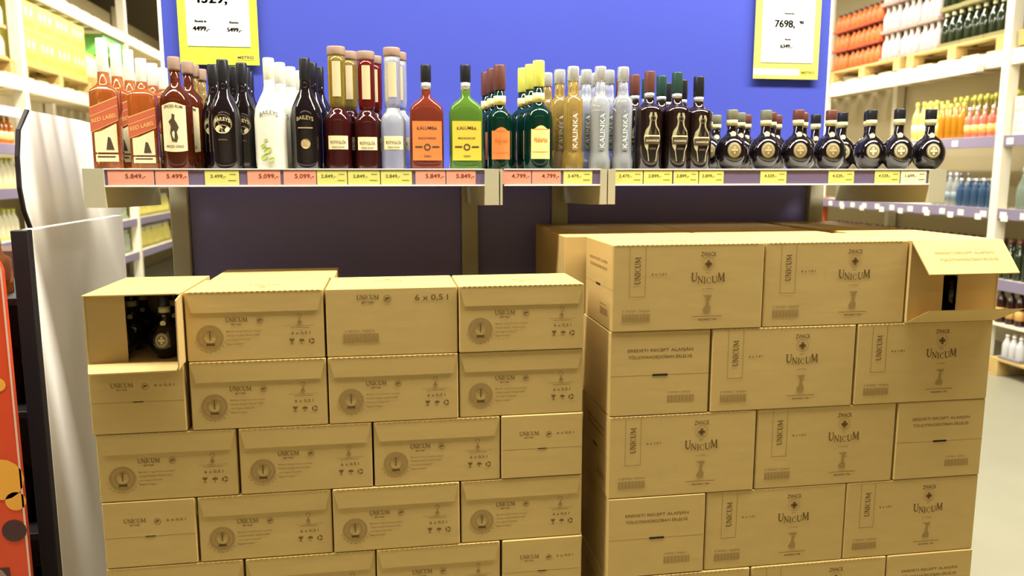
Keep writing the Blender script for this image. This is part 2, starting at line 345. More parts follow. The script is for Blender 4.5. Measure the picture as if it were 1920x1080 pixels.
    p.build('printed_marks',INK,root)['kind']='stuff'; q.build('faint_print',INKS,root)['kind']='stuff'
    return root
protoS=carton('s'); protoL=carton('l'); usedp=set()
def plain(kind):
    w,d,h=(.33,.223,.1724) if kind=='s' else (.42,.2806,.229)
    w-=.0055; d-=.0055; h-=.0012
    r=B().bbox(-w/2,w/2,-d/2,d/2,0,h,.0022).build('carton',CARD)
    B().box(-w/2+.02,w/2-.02,-.0005,.0005,h,h+.0005).build('seam',INKS,r)
    return r
def place(kind,x,y,z,rz,label,group,src=None):
    proto=src or (protoS if kind=='s' else protoL)
    o=copy_tree(proto) if id(proto) in usedp else proto
    usedp.add(id(proto)); o.location=(x,y,z); o.rotation_euler=(0,0,rz)
    tag(o,label,'carton',group); return o
ordn=['top','second','third','fourth','fifth','sixth','bottom']; pos=['first','second','third','fourth']
PALW=M('pallet_wood',(200,170,104),.8,noise=.2,nscale=6,stretch=(8,1,1),bump=.4)
def pallet(x0,x1,y0,y1,z0,z1,lab,grp=None,alongx=True):
    r=tag(empty('pallet',((x0+x1)/2,(y0+y1)/2,z0)),lab,'pallet',grp)
    w,d,h=(x1-x0)/2,(y1-y0)/2,z1-z0
    def bx(*a): B().bbox(*a,.002).build('plank',PALW,r)
    for i in range(5):
        a=-w+(2*w-.1)*i/4; bx(a,a+.1,-d,d,h-.02,h)
    for yy in (-d,-.05,d-.1):
        bx(-w,w,yy,yy+.1,0,.02)
        bx(-w,w,yy,yy+.1,h-.04,h-.02)
        for xx in (-w,-.06,w-.12): B().bbox(xx,xx+.12,yy,yy+.1,.02,h-.04,.002).build('block',PALW,r)
    return r
# left stack
LX,LY,LZ=-.711,1.948,1.357
patL=['slll','slll','llls','slll','llls','slll','llls']
jit=lambda a:rnd.uniform(-a,a)
for r in range(7):
    x=LX; z=LZ-(r+1)*.1724
    for i,c in enumerate(patL[r]):
        w=.33 if c=='l' else .223; d=.223 if c=='l' else .33
        if r==0 and i==0: x+=w; continue
        face='long side out' if c=='l' else 'narrow end out'
        rot=0 if c=='l' else R(90)
        if r==0 and i==2: rot=R(180); face='with large volume print'
        dx=jit(.0015); dy=abs(jit(.006))+(0.0 if c=='l' else 0)
        if r in (0,1) and i==0: dx=-.006
        place('s',x+w/2+dx,LY+d/2+dy,z,rot,f'tan carton {face}, {pos[i]} from left, {ordn[r]} row, left stack','cartons of the left stack')
        x+=w
pS=plain('s'); 
for r in range(7):
    place('s',-.315+jit(.004),LY+.347,LZ-(r+1)*.1724+(.0 if r else 0.0),0,'tan carton at the back of the left stack, under the shelf','cartons behind the left stack',pS)
pallet(-.73,.52,1.955,2.75,0,LZ-7*.1724,'wooden pallet under the left carton stack')
# right stack
RX,RY,RZ=.566,1.933,1.457
for r in range(6):
    pat='lls' if r%2==0 else 'sll'; x=RX; z=RZ-(r+1)*.229
    for i,c in enumerate(pat):
        w=.42 if c=='l' else .2806; d=.2806 if c=='l' else .42
        if not(r==0 and i==2):
            rot=0 if c=='l' else R(90)
            place('l',x+w/2+jit(.0015),RY+d/2+abs(jit(.005)),z,rot,f'large tan carton {"long side" if c=="l" else "narrow end"} out, {pos[i]} from left, {ordn[r] if r<5 else "bottom"} row, right stack','cartons of the right stack')
        x+=w
pL=plain('l')
for r in range(6):
    z=RZ-(r+1)*.229
    if r%2==0: spots=[(.735,2.36,0),(1.158,2.36,0),(.735,2.643,0),(1.158,2.643,0),(1.535,2.57,90)]
    else: spots=[(.695,2.575,90),(1.062,2.362,0),(1.482,2.362,0),(1.062,2.645,0),(1.482,2.645,0)]
    if r==0: spots=[(.715,2.362,0),(1.139,2.362,0),(.735,2.645,0),(1.158,2.645,0),(1.54,2.572,90)]
    for (x,y,a) in spots:
        place('l',x,y,z,R(a),f'large tan carton on the shaded top behind the right stack front, {pos[spots.index((x,y,a))] if spots.index((x,y,a))<4 else "last"} one' if r==0 else 'large tan carton behind the front row of the right stack','cartons behind the right stack',pL)
pallet(.56,1.69,1.94,2.78,0,RZ-6*.229,'low wooden pallet under the right carton stack')
# open cartons
def opencarton(kind,x,z,Y0):
    w,d,h=(.2175,.32,.1715) if kind=='s' else (.2756,.41,.228)
    t=.004; r=empty('open_carton',(x,Y0+d/2,z))
    B().bbox(-w/2,w/2,-d/2,d/2,0,t,.001).build('bottom_panel',CARD,r)
    B().bbox(-w/2,w/2,-d/2,d/2,h-t,h,.001).build('top_panel',CARD,r)
    for s in (-1,1): B().bbox(min(s*w/2,s*(w/2-t)),max(s*w/2,s*(w/2-t)),-d/2,d/2,t,h-t,.001).build('side_panel',CARD,r)
    B().bbox(-w/2+t,w/2-t,d/2-t,d/2,t,h-t,.001).build('rear_panel',CARD,r)
    return r,w,d,h
o,w,d,h=opencarton('s',LX+.111,LZ-.1724,LY-.004)
tag(o,'opened tan carton with dark bottles showing at the top left of the left stack','carton')
f=-d/2
B().slab([(-w/2+.003,f+.002,.004),(-w/2+.085,f+.02,.004),(-w/2+.085,f+.02,h-.006),(-w/2+.003,f+.002,h-.006)],(0,.003,0)).build('side_flap',CARDIN,o)
B().slab([(w/2-.002,f,.004),(w/2+.004,f-.075,.002),(w/2+.006,f-.075,h-.006),(w/2-.002,f,h-.004)],(.003,0,0)).build('side_flap',CARDIN,o)
B().slab([(-w/2,f,.002),(w/2-.006,f,.002),(w/2-.012,f-.030,-.012),(-w/2+.010,f-.030,-.014)],(0,0,.003)).build('bottom_flap',CARDIN,o)
B().slab([(-w/2,f,h-.003),(w/2,f,h-.003),(w/2-.004,f-.018,h-.001),(-w/2+.004,f-.018,h-.002)],(0,0,.003)).build('top_flap',CARD,o)
o2,w,d,h=opencarton('l',RX+.84+.140,RZ-.229,RY)
tag(o2,'opened large tan carton with its lettered flap hanging out at the top right','carton')
f=-d/2
fl=B().slab([(-w/2,f,h-.004),(w/2,f,h-.004),(w/2-.004,f-.075,h-.086),(-w/2+.003,f-.075,h-.086)],(0,-.002,.003)).build('top_flap',CARD,o2)
p=B(); dy,dz=-.075,-.082
FF=lambda x,y:(x,f-.0035+dy*(.5-y),h-.0005+dz*(.5-y))
text(p,'EREDETI RECEPT ALAPJÁN',w=.176,h=.11,x=.0,y=.13,f=FF); text(p,'TÖLGYFAHORDÓBAN ÉRLELVE',w=.174,h=.095,x=.004,y=-.06,f=FF)
p.build('printed_marks',INKS,fl)['kind']='stuff'
B().slab([(-w/2+.004,f+.004,.004),(-.022,f+.012,.004),(-.024,f+.012,h-.006),(-w/2+.004,f+.004,h-.006)],(0,.003,0)).build('side_flap',CARDIN,o2)
B().slab([(w/2-.004,f+.002,.004),(.020,f+.010,.004),(.020,f+.010,h-.006),(w/2-.004,f+.002,h-.006)],(0,.003,0)).build('side_flap',CARDIN,o2)
B().slab([(-w/2,f,.0),(w/2,f,.0),(w/2+.008,f-.088,.046),(-w/2+.012,f-.072,.044)],(0,-.002,.003)).build('bottom_flap',CARD,o2)

# ---------------------------------------------------------------- bottles
def G(name,rgb,trans=.75,rough=.04): return M(name,rgb,rough,trans=trans,spec=.6,ior=1.35)
AMB=G('amber_whisky',(204,116,52),.7); RUM=G('dark_rum',(130,60,30)); GOLD=G('gold_liquid',(236,196,96),.8); BLK=M('black_glass',(18,12,16),.06,spec=.8)
CLEAR=G('clear_glass',(232,236,234),.72); ORG=G('orange_gin',(140,58,36),.5); LIME=G('lime_gin',(104,150,48),.55); GRN=G('green_glass',(6,44,32),.3)
BRN=M('brown_black_glass',(26,12,12),.07,spec=.8); REDW=G('red_brandy',(110,22,18),.4); GLDG=G('gold_brandy',(190,160,60),.7); PLUM=G('plum_brandy',(60,20,20),.3)
CRM=M('cream_label',(226,212,168),.6); WHT=M('white_plastic',(216,214,196),.3,spec=.5); CAPK=M('black_cap',(26,26,30),.35); CAPS=M('silver_cap',(214,216,216),.25,metal=.6)
WOODC=M('wood_stopper',(150,122,104),.6,noise=.15,nscale=60); CAPG=M('green_cap',(36,66,56),.35); CAPR=M('brown_cap',(98,56,46),.4); CAPY=M('yellow_cap',(206,206,90),.4)
GOLDP=M('gold_print',(176,156,110),.45); GOLDD=M('dull_gold_print',(128,116,78),.5); DKP=M('dark_print',(70,58,40),.6); LBR=M('label_red',(184,92,64),.5); LBO=M('label_orange',(206,122,62),.5); LBY=M('label_yellow',(208,184,62),.5); LBG=M('label_peach',(222,176,96),.5); LBC=M('label_pale_yellow',(240,222,140),.5); OLV=M('leaf_print',(170,190,96),.5); WPR=M('white_print',(226,226,220),.5); GRS=M('vodka_strip',(120,134,138),.4); AMS=M('amber_strip',(150,118,60),.4)
def rings(Rr,H,prof,p=2,ry=None):
    return [(a*Rr,a*(ry or Rr) if (len(q)==0 or q[0]!=2) else a*Rr,z*H,(q[0] if q else p)) for (a,z,*q) in prof]
def lpatch(Rr,half,z0,z1,mat,name,parent,bumpy=None,n=14,eps=.0005):
    """curved label; bumpy(t) adds height to the top edge"""
    b=B(); f=cyl(Rr,0,eps=eps)
    for i in range(n):
        a=-half+2*half*i/n; c=-half+2*half*(i+1)/n
        ta=(bumpy(2*i/n-1) if bumpy else (0,0)); tc_=(bumpy(2*(i+1)/n-1) if bumpy else (0,0))
        poly(b,[(a,z0-ta[1]),(c,z0-tc_[1]),(c,z1+tc_[0]),(a,z1+ta[0])],f)
    return b.build(name,mat,parent)
def b_whisky(H,k=0):
    r=empty('whisky_bottle'); s=.036
    B().loft([(s*.9,s*.9,0,6),(s,s,.004,7),(s,s,H*(.59+k),7),(s*.93,s*.93,H*(.615+k),5),(s*.62,s*.62,H*(.645+k),3),(.0165,.0165,H*(.67+k),2),(.0145,.0145,H*(.76+k*.6),2)],24).build('glass_body',AMB,r)
    B().loft([(.0145,.0145,H*(.74+k*.6)),(.015,.015,H*(.75+k*.6)),(.0145,.0145,H*.995),(.0135,.0135,H)],16).build('cap',WHT,r)
    b=B(); b.slab([(-s*.98,-s-.0006,H*.29),(s*.98,-s-.0006,H*.385),(s*.98,-s-.0006,H*.565),(-s*.98,-s-.0006,H*.475)],(0,-.0004,0)); b.slab([(s+.0006,-s*.95,H*.385),(s+.0006,s*.95,H*.47),(s+.0006,s*.95,H*.64),(s+.0006,-s*.95,H*.56)],(.0004,0,0)); b.build('label',LBR,r)
    p=B(); f=flat(-s,0,.0012); poly(p,[(-s*.96,H*.468),(s*.96,H*.557),(s*.96,H*.565),(-s*.96,H*.476)],f); poly(p,[(-s*.96,H*.405),(s*.96,H*.495),(s*.96,H*.50),(-s*.96,H*.41)],f); poly(p,[(-s*.96,H*.288),(s*.96,H*.383),(s*.96,H*.387),(-s*.96,H*.292)],f); p.build('gold_stripe',LBG,r)
    p=B(); vs,fs=glyphs('RED LABEL'); text(p,'RED LABEL',w=.062,h=.011,x=0,y=0,f=lambda x,y:(x,-s-.0013,H*.40+x*.30+y)); p.build('lettering',LBG,r)
    p=B(); rect(p,-s*.75,s*.8,H*.07,H*.125,flat(-s,0,.0008)); poly(p,[(-s*.75,H*.14),(s*.8,H*.14),(s*.8,H*.36),(-s*.3,H*.30),(-s*.75,H*.29)],flat(-s,0,.0008)); p.build('lower_label',CRM,r)
    p=B(); rect(p,-s*.62,s*.6,H*.102,H*.113,flat(-s,0,.0012)); poly(p,[(-.0,H*.16),(.02,H*.16),(.012,H*.25),(.006,H*.26)],flat(-s,0,.0012)); p.build('print',DKP,r)
    return r
def b_rum(H,mat=RUM):
    r=empty('rum_bottle'); R0=.042
    B().loft(rings(R0,H,[(.93,0),(1,.02),(1,.60),(.93,.66),(.6,.72),(.36,.755),(.32,.80),(.32,.9)]),28).build('glass_body',mat,r)
    B().loft([(.0155,.0155,H*.88),(.0165,.0165,H*.9),(.0165,.0165,H*.99),(.015,.015,H)],16).build('cap',WOODC,r)
    lpatch(R0,.034,H*.18,H*.585,CRM,'label',r,lambda t:(.004*math.cos(t*3),.004*(1-t*t)))
    p=B(); f=cyl(R0,0,eps=.0012); text(p,'SPICED RUM',w=.05,h=.008,x=0,y=H*.555,f=f,arc=.003); text(p,'SPICED GOLD',w=.048,h=.007,x=0,y=H*.215,f=f)
    poly(p,[(-.006,H*.26),(.006,H*.25),(.010,H*.29),(.007,H*.34),(.013,H*.38),(.008,H*.42),(.003,H*.45),(.004,H*.49),(-.003,H*.50),(-.004,H*.46),(-.013,H*.43),(-.007,H*.39),(-.010,H*.33)],f); p.build('lettering',DKP,r)
    return r
def b_cream(H,body,labk):
    r=empty('cream_liqueur_bottle'); R0=.0445
    B().loft(rings(R0,H,[(.9,0),(.96,.012),(1,.1),(1.0,.47),(.9,.56),(.6,.655),(.4,.71),(.34,.76),(.33,.93)]),28).build('glass_body',body,r)
    cm=WHT if labk=='white' else CAPK
    B().loft([(.0145,.0145,H*.80),(.0155,.0155,H*.81),(.0155,.0155,H*.99),(.014,.014,H)],16).build('cap',cm,r)
    f=cyl(R0,0,eps=.0012)
    if labk=='oval':
        b=B(); ff=cyl(R0,0,eps=.0006); poly(b,[(.026*math.cos(R(a)),H*.42+.027*math.sin(R(a))*(1 if a<180 else .9)) for a in range(0,360,18)],ff); b.build('label',GOLDD,r)
        b=B(); text(b,'BAILEYS',w=.040,h=.010,x=0,y=H*.445,f=f,arc=.006); poly(b,[(.019*math.cos(R(a)),H*.375+.012*math.sin(R(a))) for a in range(0,360,24)],f); b.build('lettering',CRM,r)
        b=B(); text(b,'ORIGINAL',w=.024,h=.004,x=0,y=H*.28,f=f); b.build('small_print',GOLDD,r)
    elif labk=='white':
        b=B(); text(b,'BAILEYS',w=.050,h=.011,x=0,y=H*.49,f=f,arc=.008); b.build('lettering',DKP,r)
        b=B()
        for (x,y,s) in ((-.016,.12,.010),(-.006,.18,.012),(-.018,.22,.008),(.004,.10,.009),(-.01,.27,.006)): poly(b,[(x+s*math.cos(R(a)),H*y+s*.7*math.sin(R(a+20))) for a in range(0,360,40)],f)
        b.build('leaf_print',OLV,r)
    else:
        b=B(); text(b,'BAILEYS',w=.046,h=.011,x=0,y=H*.455,f=f,arc=.005); rect(b,-.02,.02,H*.375,H*.385,f,4); b.build('lettering',GOLDP,r)
        b=B(); poly(b,[(.013*math.cos(R(a)),H*.24+.014*math.sin(R(a))) for a in range(0,360,24)],f); b.build('label',GOLDP,r)
    return r
def b_brandy(H,neck,body,wb=.036):
    r=empty('fruit_brandy_bottle'); R0=wb
    B().loft(rings(R0,H,[(.86,0),(.96,.01),(1,.05),(1,.385),(.95,.43),(.78,.465),(.60,.49),(.56,.515)]),24).build('glass_body',body,r)
    B().loft(rings(R0,H,[(.56,.513),(.62,.55),(.66,.60),(.66,.88),(.64,.925)]),24).build('glass_neck',neck,r)
    B().loft(rings(R0,H,[(.5,.92),(.66,.93),(.68,.94),(.68,.99),(.64,1)]),20).build('stopper',WOODC,r)
    lpatch(R0,.030,H*.175,H*.285,CRM,'label',r); lpatch(R0*.665,.012,H*.60,H*.88,M('neck_label',(206,190,150),.5),'neck_label',r,n=6)
    p=B(); f=cyl(R0,0,eps=.0012); text(p,'FÜTYÜLŐS',w=.044,h=.011,x=0,y=H*.235,f=f); text(p,'mézes barack',w=.036,h=.005,x=0,y=H*.195,f=f); p.build('lettering',DKP,r)
    return r
def b_gin(H,glass,lab,word2):
    r=empty('gin_bottle'); R0=.049; ry=.030
    B().loft([(R0*.94,ry*.9,0,4),(R0,ry,.006,4.5),(R0,ry,H*.54,4.5),(R0*.95,ry*.95,H*.60,4),(R0*.75,ry*.85,H*.645,3),(.017,.017,H*.69,2),(.0135,.0135,H*.73,2),(.0135,.0135,H*.90,2)],28).build('glass_body',glass,r)
    B().loft([(.0145,.0145,H*.84),(.0155,.0155,H*.85),(.0155,.0155,H*.99),(.0145,.0145,H)],16).build('cap',CAPK,r)
    B().loft([(.0142,.0142,H*.77),(.0142,.0142,H*.835)],16).build('neck_band',CAPS,r)
    B().slab([(-R0*.86,-ry-.0006,H*.10),(R0*.86,-ry-.0006,H*.10),(R0*.86,-ry-.0006,H*.47),(-R0*.86,-ry-.0006,H*.47)],(0,-.0004,0)).build('label',lab,r)
    p=B(); f=flat(-ry,0,.0014); text(p,'KALUMBA',w=.058,h=.009,x=0,y=H*.40,f=f,arc=.002); text(p,word2,w=.050,h=.006,x=0,y=H*.31,f=f); ring(p,0,H*.225,.006,.010,f,14); rect(p,-.035,-.014,H*.22,H*.235,f); rect(p,.014,.035,H*.22,H*.235,f); text(p,'GIN',w=.02,h=.006,x=0,y=H*.14,f=f); p.build('lettering',DKP,r)
    return r
def b_green(H,cap,lab,word,R0=.036):
    r=empty('honey_bitter_bottle')
    B().loft(rings(R0,H,[(.9,0),(1,.02),(1,.47),(.93,.535),(.7,.575),(.44,.60),(.015/R0,.64),(.015/R0,.80)]),26).build('glass_body',GRN,r)
    B().loft([(.0165,.0165,H*.765),(.0178,.0178,H*.775),(.0178,.0178,H*.99),(.0165,.0165,H)],16).build('cap',cap,r)
    B().loft([(.0182,.0182,H*.625),(.0182,.0182,H*.71)],18).build('neck_band',LBC,r)
    lpatch(R0,.030,H*.11,H*.38,lab,'label',r,lambda t:(.010*max(0,1-(t*1.6)**2),0))
    p=B(); f=cyl(R0,0,eps=.0012); text(p,word,w=.040,h=.016,x=0,y=H*.285,f=f); rect(p,-.025,.025,H*.17,H*.176,f,4); rect(p,-.025,.025,H*.375,H*.38,f,4); p.build('lettering',M('orange_print',(212,120,36),.5),r)
    return r
def b_vodka(H,glass,strip):
    r=empty('vodka_bottle'); R0=.034
    B().loft(rings(R0,H,[(.9,0),(1.0,.012),(1,.10),(.90,.15),(.86,.20),(.88,.62),(.86,.685),(.6,.715),(.5,.735),(.46,.78),(.44,.90)]),26).build('glass_body',glass,r)
    B().loft([(.0165,.0165,H*.86),(.0175,.0175,H*.865),(.0175,.0175,H*.985),(.016,.016,H)],18).build('cap',CAPS,r)
    Rl=R0*.90; lpatch(Rl,.009,H*.20,H*.57,strip,'label',r,n=4)
    p=B(); text(p,'KALINKA',w=H*.33,h=.014,x=0,y=H*.385,f=cyl(Rl,0,eps=.0014),rot=1); p.build('lettering',WPR,r)
    return r
def b_herb(H,cap):
    r=empty('herb_liqueur_bottle'); R0=.0425
    B().loft(rings(R0,H,[(.92,0),(1,.015),(1,.60),(.96,.635),(.7,.655),(.40,.69),(.36,.74),(.36,.86)]),26).build('glass_body',BRN,r)
    B().loft([(.0155,.0155,H*.79),(.0165,.0165,H*.8),(.0165,.0165,H*.99),(.0155,.0155,H)],18).build('cap',cap,r)
    B().loft([(.0157,.0157,H*.735),(.0157,.0157,H*.785)],18).build('neck_band',CAPS,r)
    f=cyl(R0,0,eps=.0006); b=B(); poly(b,[(x,H*y) for x,y in ((-.012,.10),(.012,.10),(.016,.20),(.024,.25),(.027,.34),(.022,.41),(.012,.455),(.010,.50),(.013,.545),(.009,.585),(-.009,.585),(-.013,.545),(-.010,.50),(-.012,.455),(-.022,.41),(-.027,.34),(-.024,.25),(-.016,.20))],f); b.build('label',M('antique_label',(170,166,130),.5),r)
    b=B(); f=cyl(R0,0,eps=.0013); rect(b,-.024,.024,H*.27,H*.34,f,5); ring(b,0,H*.525,.004,.008,f,12); poly(b,[(-.014,H*.37),(-.003,H*.37),(-.008,H*.44)],f); poly(b,[(.014,H*.37),(.003,H*.37),(.008,H*.44)],f); rect(b,-.010,.010,H*.215,H*.235,f,3); b.build('print',DKP,r)
    b=B(); f=cyl(R0,0,eps=.0018); rect(b,-.024,.024,H*.345,H*.36,f,5); text(b,'HUNGARICUM',w=.038,h=.006,x=0,y=H*.305,f=f); b.build('lettering',CRM,r)
    return r
def b_round(H,cap,r0=.0500,cm=None):
    r=empty('round_bitter_bottle'); zc=.057; ez=1.16
    pr=[(r0*.5,r0*.5,0),(r0*.58,r0*.58,.002)]
    for a in range(-60,61,10): pr.append((r0*math.cos(R(a)),r0*math.cos(R(a)),zc+r0*ez*math.sin(R(a))))
    zt=zc+r0*ez*math.sin(R(60)); pr+=[(.018,.018,zt+.006),(.0145,.0145,zt+.014),(.0145,.0145,H*.84)]
    B().loft(pr,28).build('glass_body',BLK,r)
    B().loft([(.0165,.0165,H*.835),(.0175,.0175,H*.845),(.0175,.0175,H*.985),(.016,.016,H)],18).build('cap',cap,r)
    B().loft([(.0172,.0172,H*.74),(.0172,.0172,H*.835)],18).build('neck_band',M('band_tan',(186,176,132),.5),r)
    # emblem discs facing the front
    def sph(z0,rad,e): return lambda x,y:(x,-math.sqrt(max(0,(rad+e)**2-x*x-(y)**2)),z0+y*ez)
    b=B(); f=sph(zc,r0,.001)
    z=.006
    for i in range(20):
        a,c=R(i*18),R(i*18+18)
        for (q0,q1) in ((0,.007),(.007,.014),(.014,.0205)): poly(b,[(q0*math.cos(a),z+q0*math.sin(a)),(q1*math.cos(a),z+q1*math.sin(a)),(q1*math.cos(c),z+q1*math.sin(c)),(q0*math.cos(c),z+q0*math.sin(c))],f)
    b.build('emblem',GOLDD,r)
    b=B(); f=sph(zc,r0,.0018); rect(b,-.0028,.0028,z-.010,z+.010,f,1); rect(b,-.010,.010,z-.0028,z+.0028,f,3); ring(b,0,z,.015,.0165,f,18); b.build('cross_mark',cm or CRM,r)
    b=B(); m=zt+.006; b.loft([(.0085,.0085,0),(.0085,.0085,.003)],16); o=b.build('neck_seal',CRM,r,(0,-.0205,m)); o.rotation_euler=(R(80),0,0)
    return r
USED={}
def camdepth(x,Y): return Y*.9772*1.0+x*.1548
def topz(px,py,x,Y):
    k=(540-py)/1470; P=R(8.39)
    # height where the image row py meets the vertical line through x,Y
    hd=x*math.sin(R(9))+Y*math.cos(R(9))
    return 1.64+hd*math.tan(math.atan(k)-P)
def put(key,maker,px,py,Y,lab,grp,rz=0,H=None):
    x=pxX(px,Y)
    if key in USED: o=copy_tree(USED[key][0]); H0=USED[key][1]
    else:
        H0=H or (topz(px,py,x,Y)-ZS); o=maker(H0); USED[key]=(o,H0)
    o.location=(x,Y,ZS); o.rotation_euler=(0,0,rz)
    tag(o,lab,'bottle',grp); return o
Y0=2.345
behind=['front','second','third','fourth','fifth']
def file_(key,maker,px,py,n,what,grp,dy=.087,dpx=None,rz=0,Yf=Y0,skew=0,H=None):
    xs=pxX(px,Yf)
    for k in range(n):
        Y=Yf+k*dy; o=put(key,maker,px,py,Y,f'{what}, {behind[k]} in its file' if n>1 else what,grp,rz,H)
        o.location.x=xs+k*skew
file_('whisky',b_whisky,207,72,3,'red label amber whisky bottle at the left end of the shelf','whisky bottles',rz=R(9),Yf=2.35,skew=.004,dy=.10)
file_('whisky2',lambda H:b_whisky(H,.075),277,110,3,'red label amber whisky bottle next to the spiced rum','whisky bottles',rz=R(6),Yf=2.35,skew=.002,dy=.10)
file_('rum',b_rum,338,107,2,'dark rum bottle with cream label','rum bottles',skew=.015)
file_('goldrum',lambda H:b_rum(H,GOLD),373,122,2,'golden spirit bottle between rum and black liqueur','rum bottles',Yf=2.45,dy=.095)
file_('cream',lambda H:b_cream(H,BLK,'oval'),427,112,3,'black cream liqueur bottle with oval label','black cream liqueur bottles',skew=.004,dy=.14,Yf=2.34)
put('cream',None,409,0,2.445,'black cream liqueur bottle set back, left of the oval label one','black cream liqueur bottles')
for k,(px,Y) in enumerate(((462,2.40),(468,2.495),(474,2.59))): put('cream',None,px,0,Y,f'black cream liqueur bottle beside the white ones, {behind[k]} in its file','black cream liqueur bottles')
file_('white',lambda H:b_cream(H,WHT,'white'),512,109,4,'white almond liqueur bottle','white liqueur bottles',skew=.019,Yf=2.34,dy=.092)
file_('creamr',lambda H:b_cream(H,BLK,'round'),578,109,3,'black cream liqueur bottle with small round label','black cream liqueur bottles',skew=.012,dy=.092)
file_('fb1',lambda H:b_brandy(H,GLDG,PLUM,.038),637,88,2,'tall fruit brandy bottle with golden neck','fruit brandy bottles',skew=.030)
file_('fb2',lambda H:b_brandy(H,REDW,PLUM,.037),691,97,2,'tall red fruit brandy bottle','fruit brandy bottles',skew=.020)
file_('fb3',lambda H:b_brandy(H,CLEAR,CLEAR,.036),739,90,2,'tall clear fruit brandy bottle','fruit brandy bottles',skew=.020)
file_('gin1',lambda H:b_gin(H,ORG,LBO,'BLOOD ORANGE'),801,122,1,'flat orange gin bottle with orange label','gin bottles')
file_('gin2',lambda H:b_gin(H,LIME,LBY,'MADAGASCAR'),874,122,1,'flat green gin bottle with yellow label','gin bottles')
file_('hb1',lambda H:b_green(H,CAPR,LBO,'ágyas'),937,122,3,'dark green bottle with brown cap and orange label','green bitter bottles',skew=-.008)
file_('hb2',lambda H:b_green(H,CAPY,LBC,'Hubertus',.043),1009,114,3,'dark green bottle with yellow cap and pale label','green bitter bottles',skew=-.008)
file_('vk1',lambda H:b_vodka(H,GOLD,AMS),1073,125,4,'amber vodka bottle with vertical lettering','vodka bottles',skew=-.024,dy=.078)
file_('vk2',lambda H:b_vodka(H,CLEAR,GRS),1123,125,4,'clear vodka bottle in the left clear row','vodka bottles',skew=-.024,dy=.078)
file_('vk2',None,1165,127,4,'clear vodka bottle in the right clear row','vodka bottles',skew=-.022,dy=.078)
file_('hl1',lambda H:b_herb(H,CAPR),1214,134,3,'dark herb liqueur bottle with brown cap','herb liqueur bottles',skew=-.018,dy=.09)
file_('hl2',lambda H:b_herb(H,CAPG),1265,136,3,'dark herb liqueur bottle with green cap','herb liqueur bottles',skew=-.018,dy=.09)
file_('hl3',lambda H:b_herb(H,CAPK),1305,144,3,'dark herb liqueur bottle with black cap','herb liqueur bottles',skew=-.018,dy=.09)
nth=['first','second','third','fourth','fifth','sixth','seventh']
for k,(px,py,c,n) in enumerate(((1369,205,'CAPG',3),(1432,205,'CAPG',3),(1492,206,'CAPR',3),(1553,207,'CAPR',3),(1628,208,'CAPK',3),(1680,203,'CAPK',3),(1738,205,'CAPK',2))):
    cm={'CAPG':M('olive_cap',(110,110,88),.4),'CAPR':CAPR,'CAPK':CAPK}[c]
    file_('rd'+c,lambda H,cm=cm,c=c:b_round(H,cm,cm=None if c=='CAPK' else GOLDP),px,206,n,f'round black bitter bottle, {nth[k]} along the row from the left','round bitter bottles',skew=-.034,dy=.112,rz=-math.atan(pxX(px,2.35)/2.35)+(R(18) if k==6 else R(13)),Yf=2.352+(.05 if k==4 else 0))
# bottles inside the open cartons
for (ox,oy,oz,sx,sy,sc,lab) in ((LX+.111,LY+.056,LZ-.1684,.107,.104,.152,'dark round bottle in the opened left carton'),(RX+.84+.140,RY+.090,RZ-.225,.134,.134,.205,'dark bottle inside the opened right carton')):
    for a in range(2):
        for c in range(3):
            o=copy_tree(USED['rdCAPK'][0]); q=sc/USED['rdCAPK'][1]; o.scale=(q,q,q); o.location=(ox+(a-.5)*sx,oy+c*sy,oz); o.rotation_euler=(0,0,0)
            tag(o,lab+f', {behind[c]} row {["left","right"][a]} side','bottle','bottles inside the opened cartons')

# ---------------------------------------------------------------- left floor display stand
r=tag(empty('display_stand',(-.95,2.3,0)),'tall white sided bottle display stand with black front edge left of the cartons','display')
WP=M('white_laminate',(238,234,228),.35,noise=.05,nscale=3,spec=.4,stretch=(1,6,.5)); BK=M('black_trim',(26,20,24),.5)
B().bbox(-.03,0,0,.74,0,1.487,.002).build('side_panel',WP,r)
prof=[(0,1.492)]
cur=[(.0,1.492),(-.028,1.54),(-.042,1.60),(-.038,1.68),(-.018,1.75),(.045,1.806)]
B().slab([(-.006,y,z) for y,z in cur]+[(-.006,.40,1.803),(-.006,.74,1.79),(-.006,.74,1.492)],(.006,0,0)).build('header_panel',WP,r)
b=B()
for (y0,z0),(y1,z1) in zip(cur,cur[1:]): b.slab([(-.008,y0,z0),(-.008,y0-.010,z0),(-.008,y1-.010,z1+.002),(-.008,y1,z1)],(.009,0,0))
b.build('header_edge',BK,r)
B().bbox(-.044,-.001,-.03,0.0,0,1.487,.002).build('front_frame',BK,r)
B().bbox(-1.0,-.03,.55,.74,0,1.38,.002).build('rear_panel',M('stand_inner',(96,62,44),.6),r)
B().bbox(-1.03,-1.0,0,.74,0,1.45,.002).build('side_panel',WP,r)
for z in (.25,.62,.98,1.30): B().bbox(-1.0,-.03,.0,.55,z-.02,z,.001).build('shelf_board',BK,r)
n=0
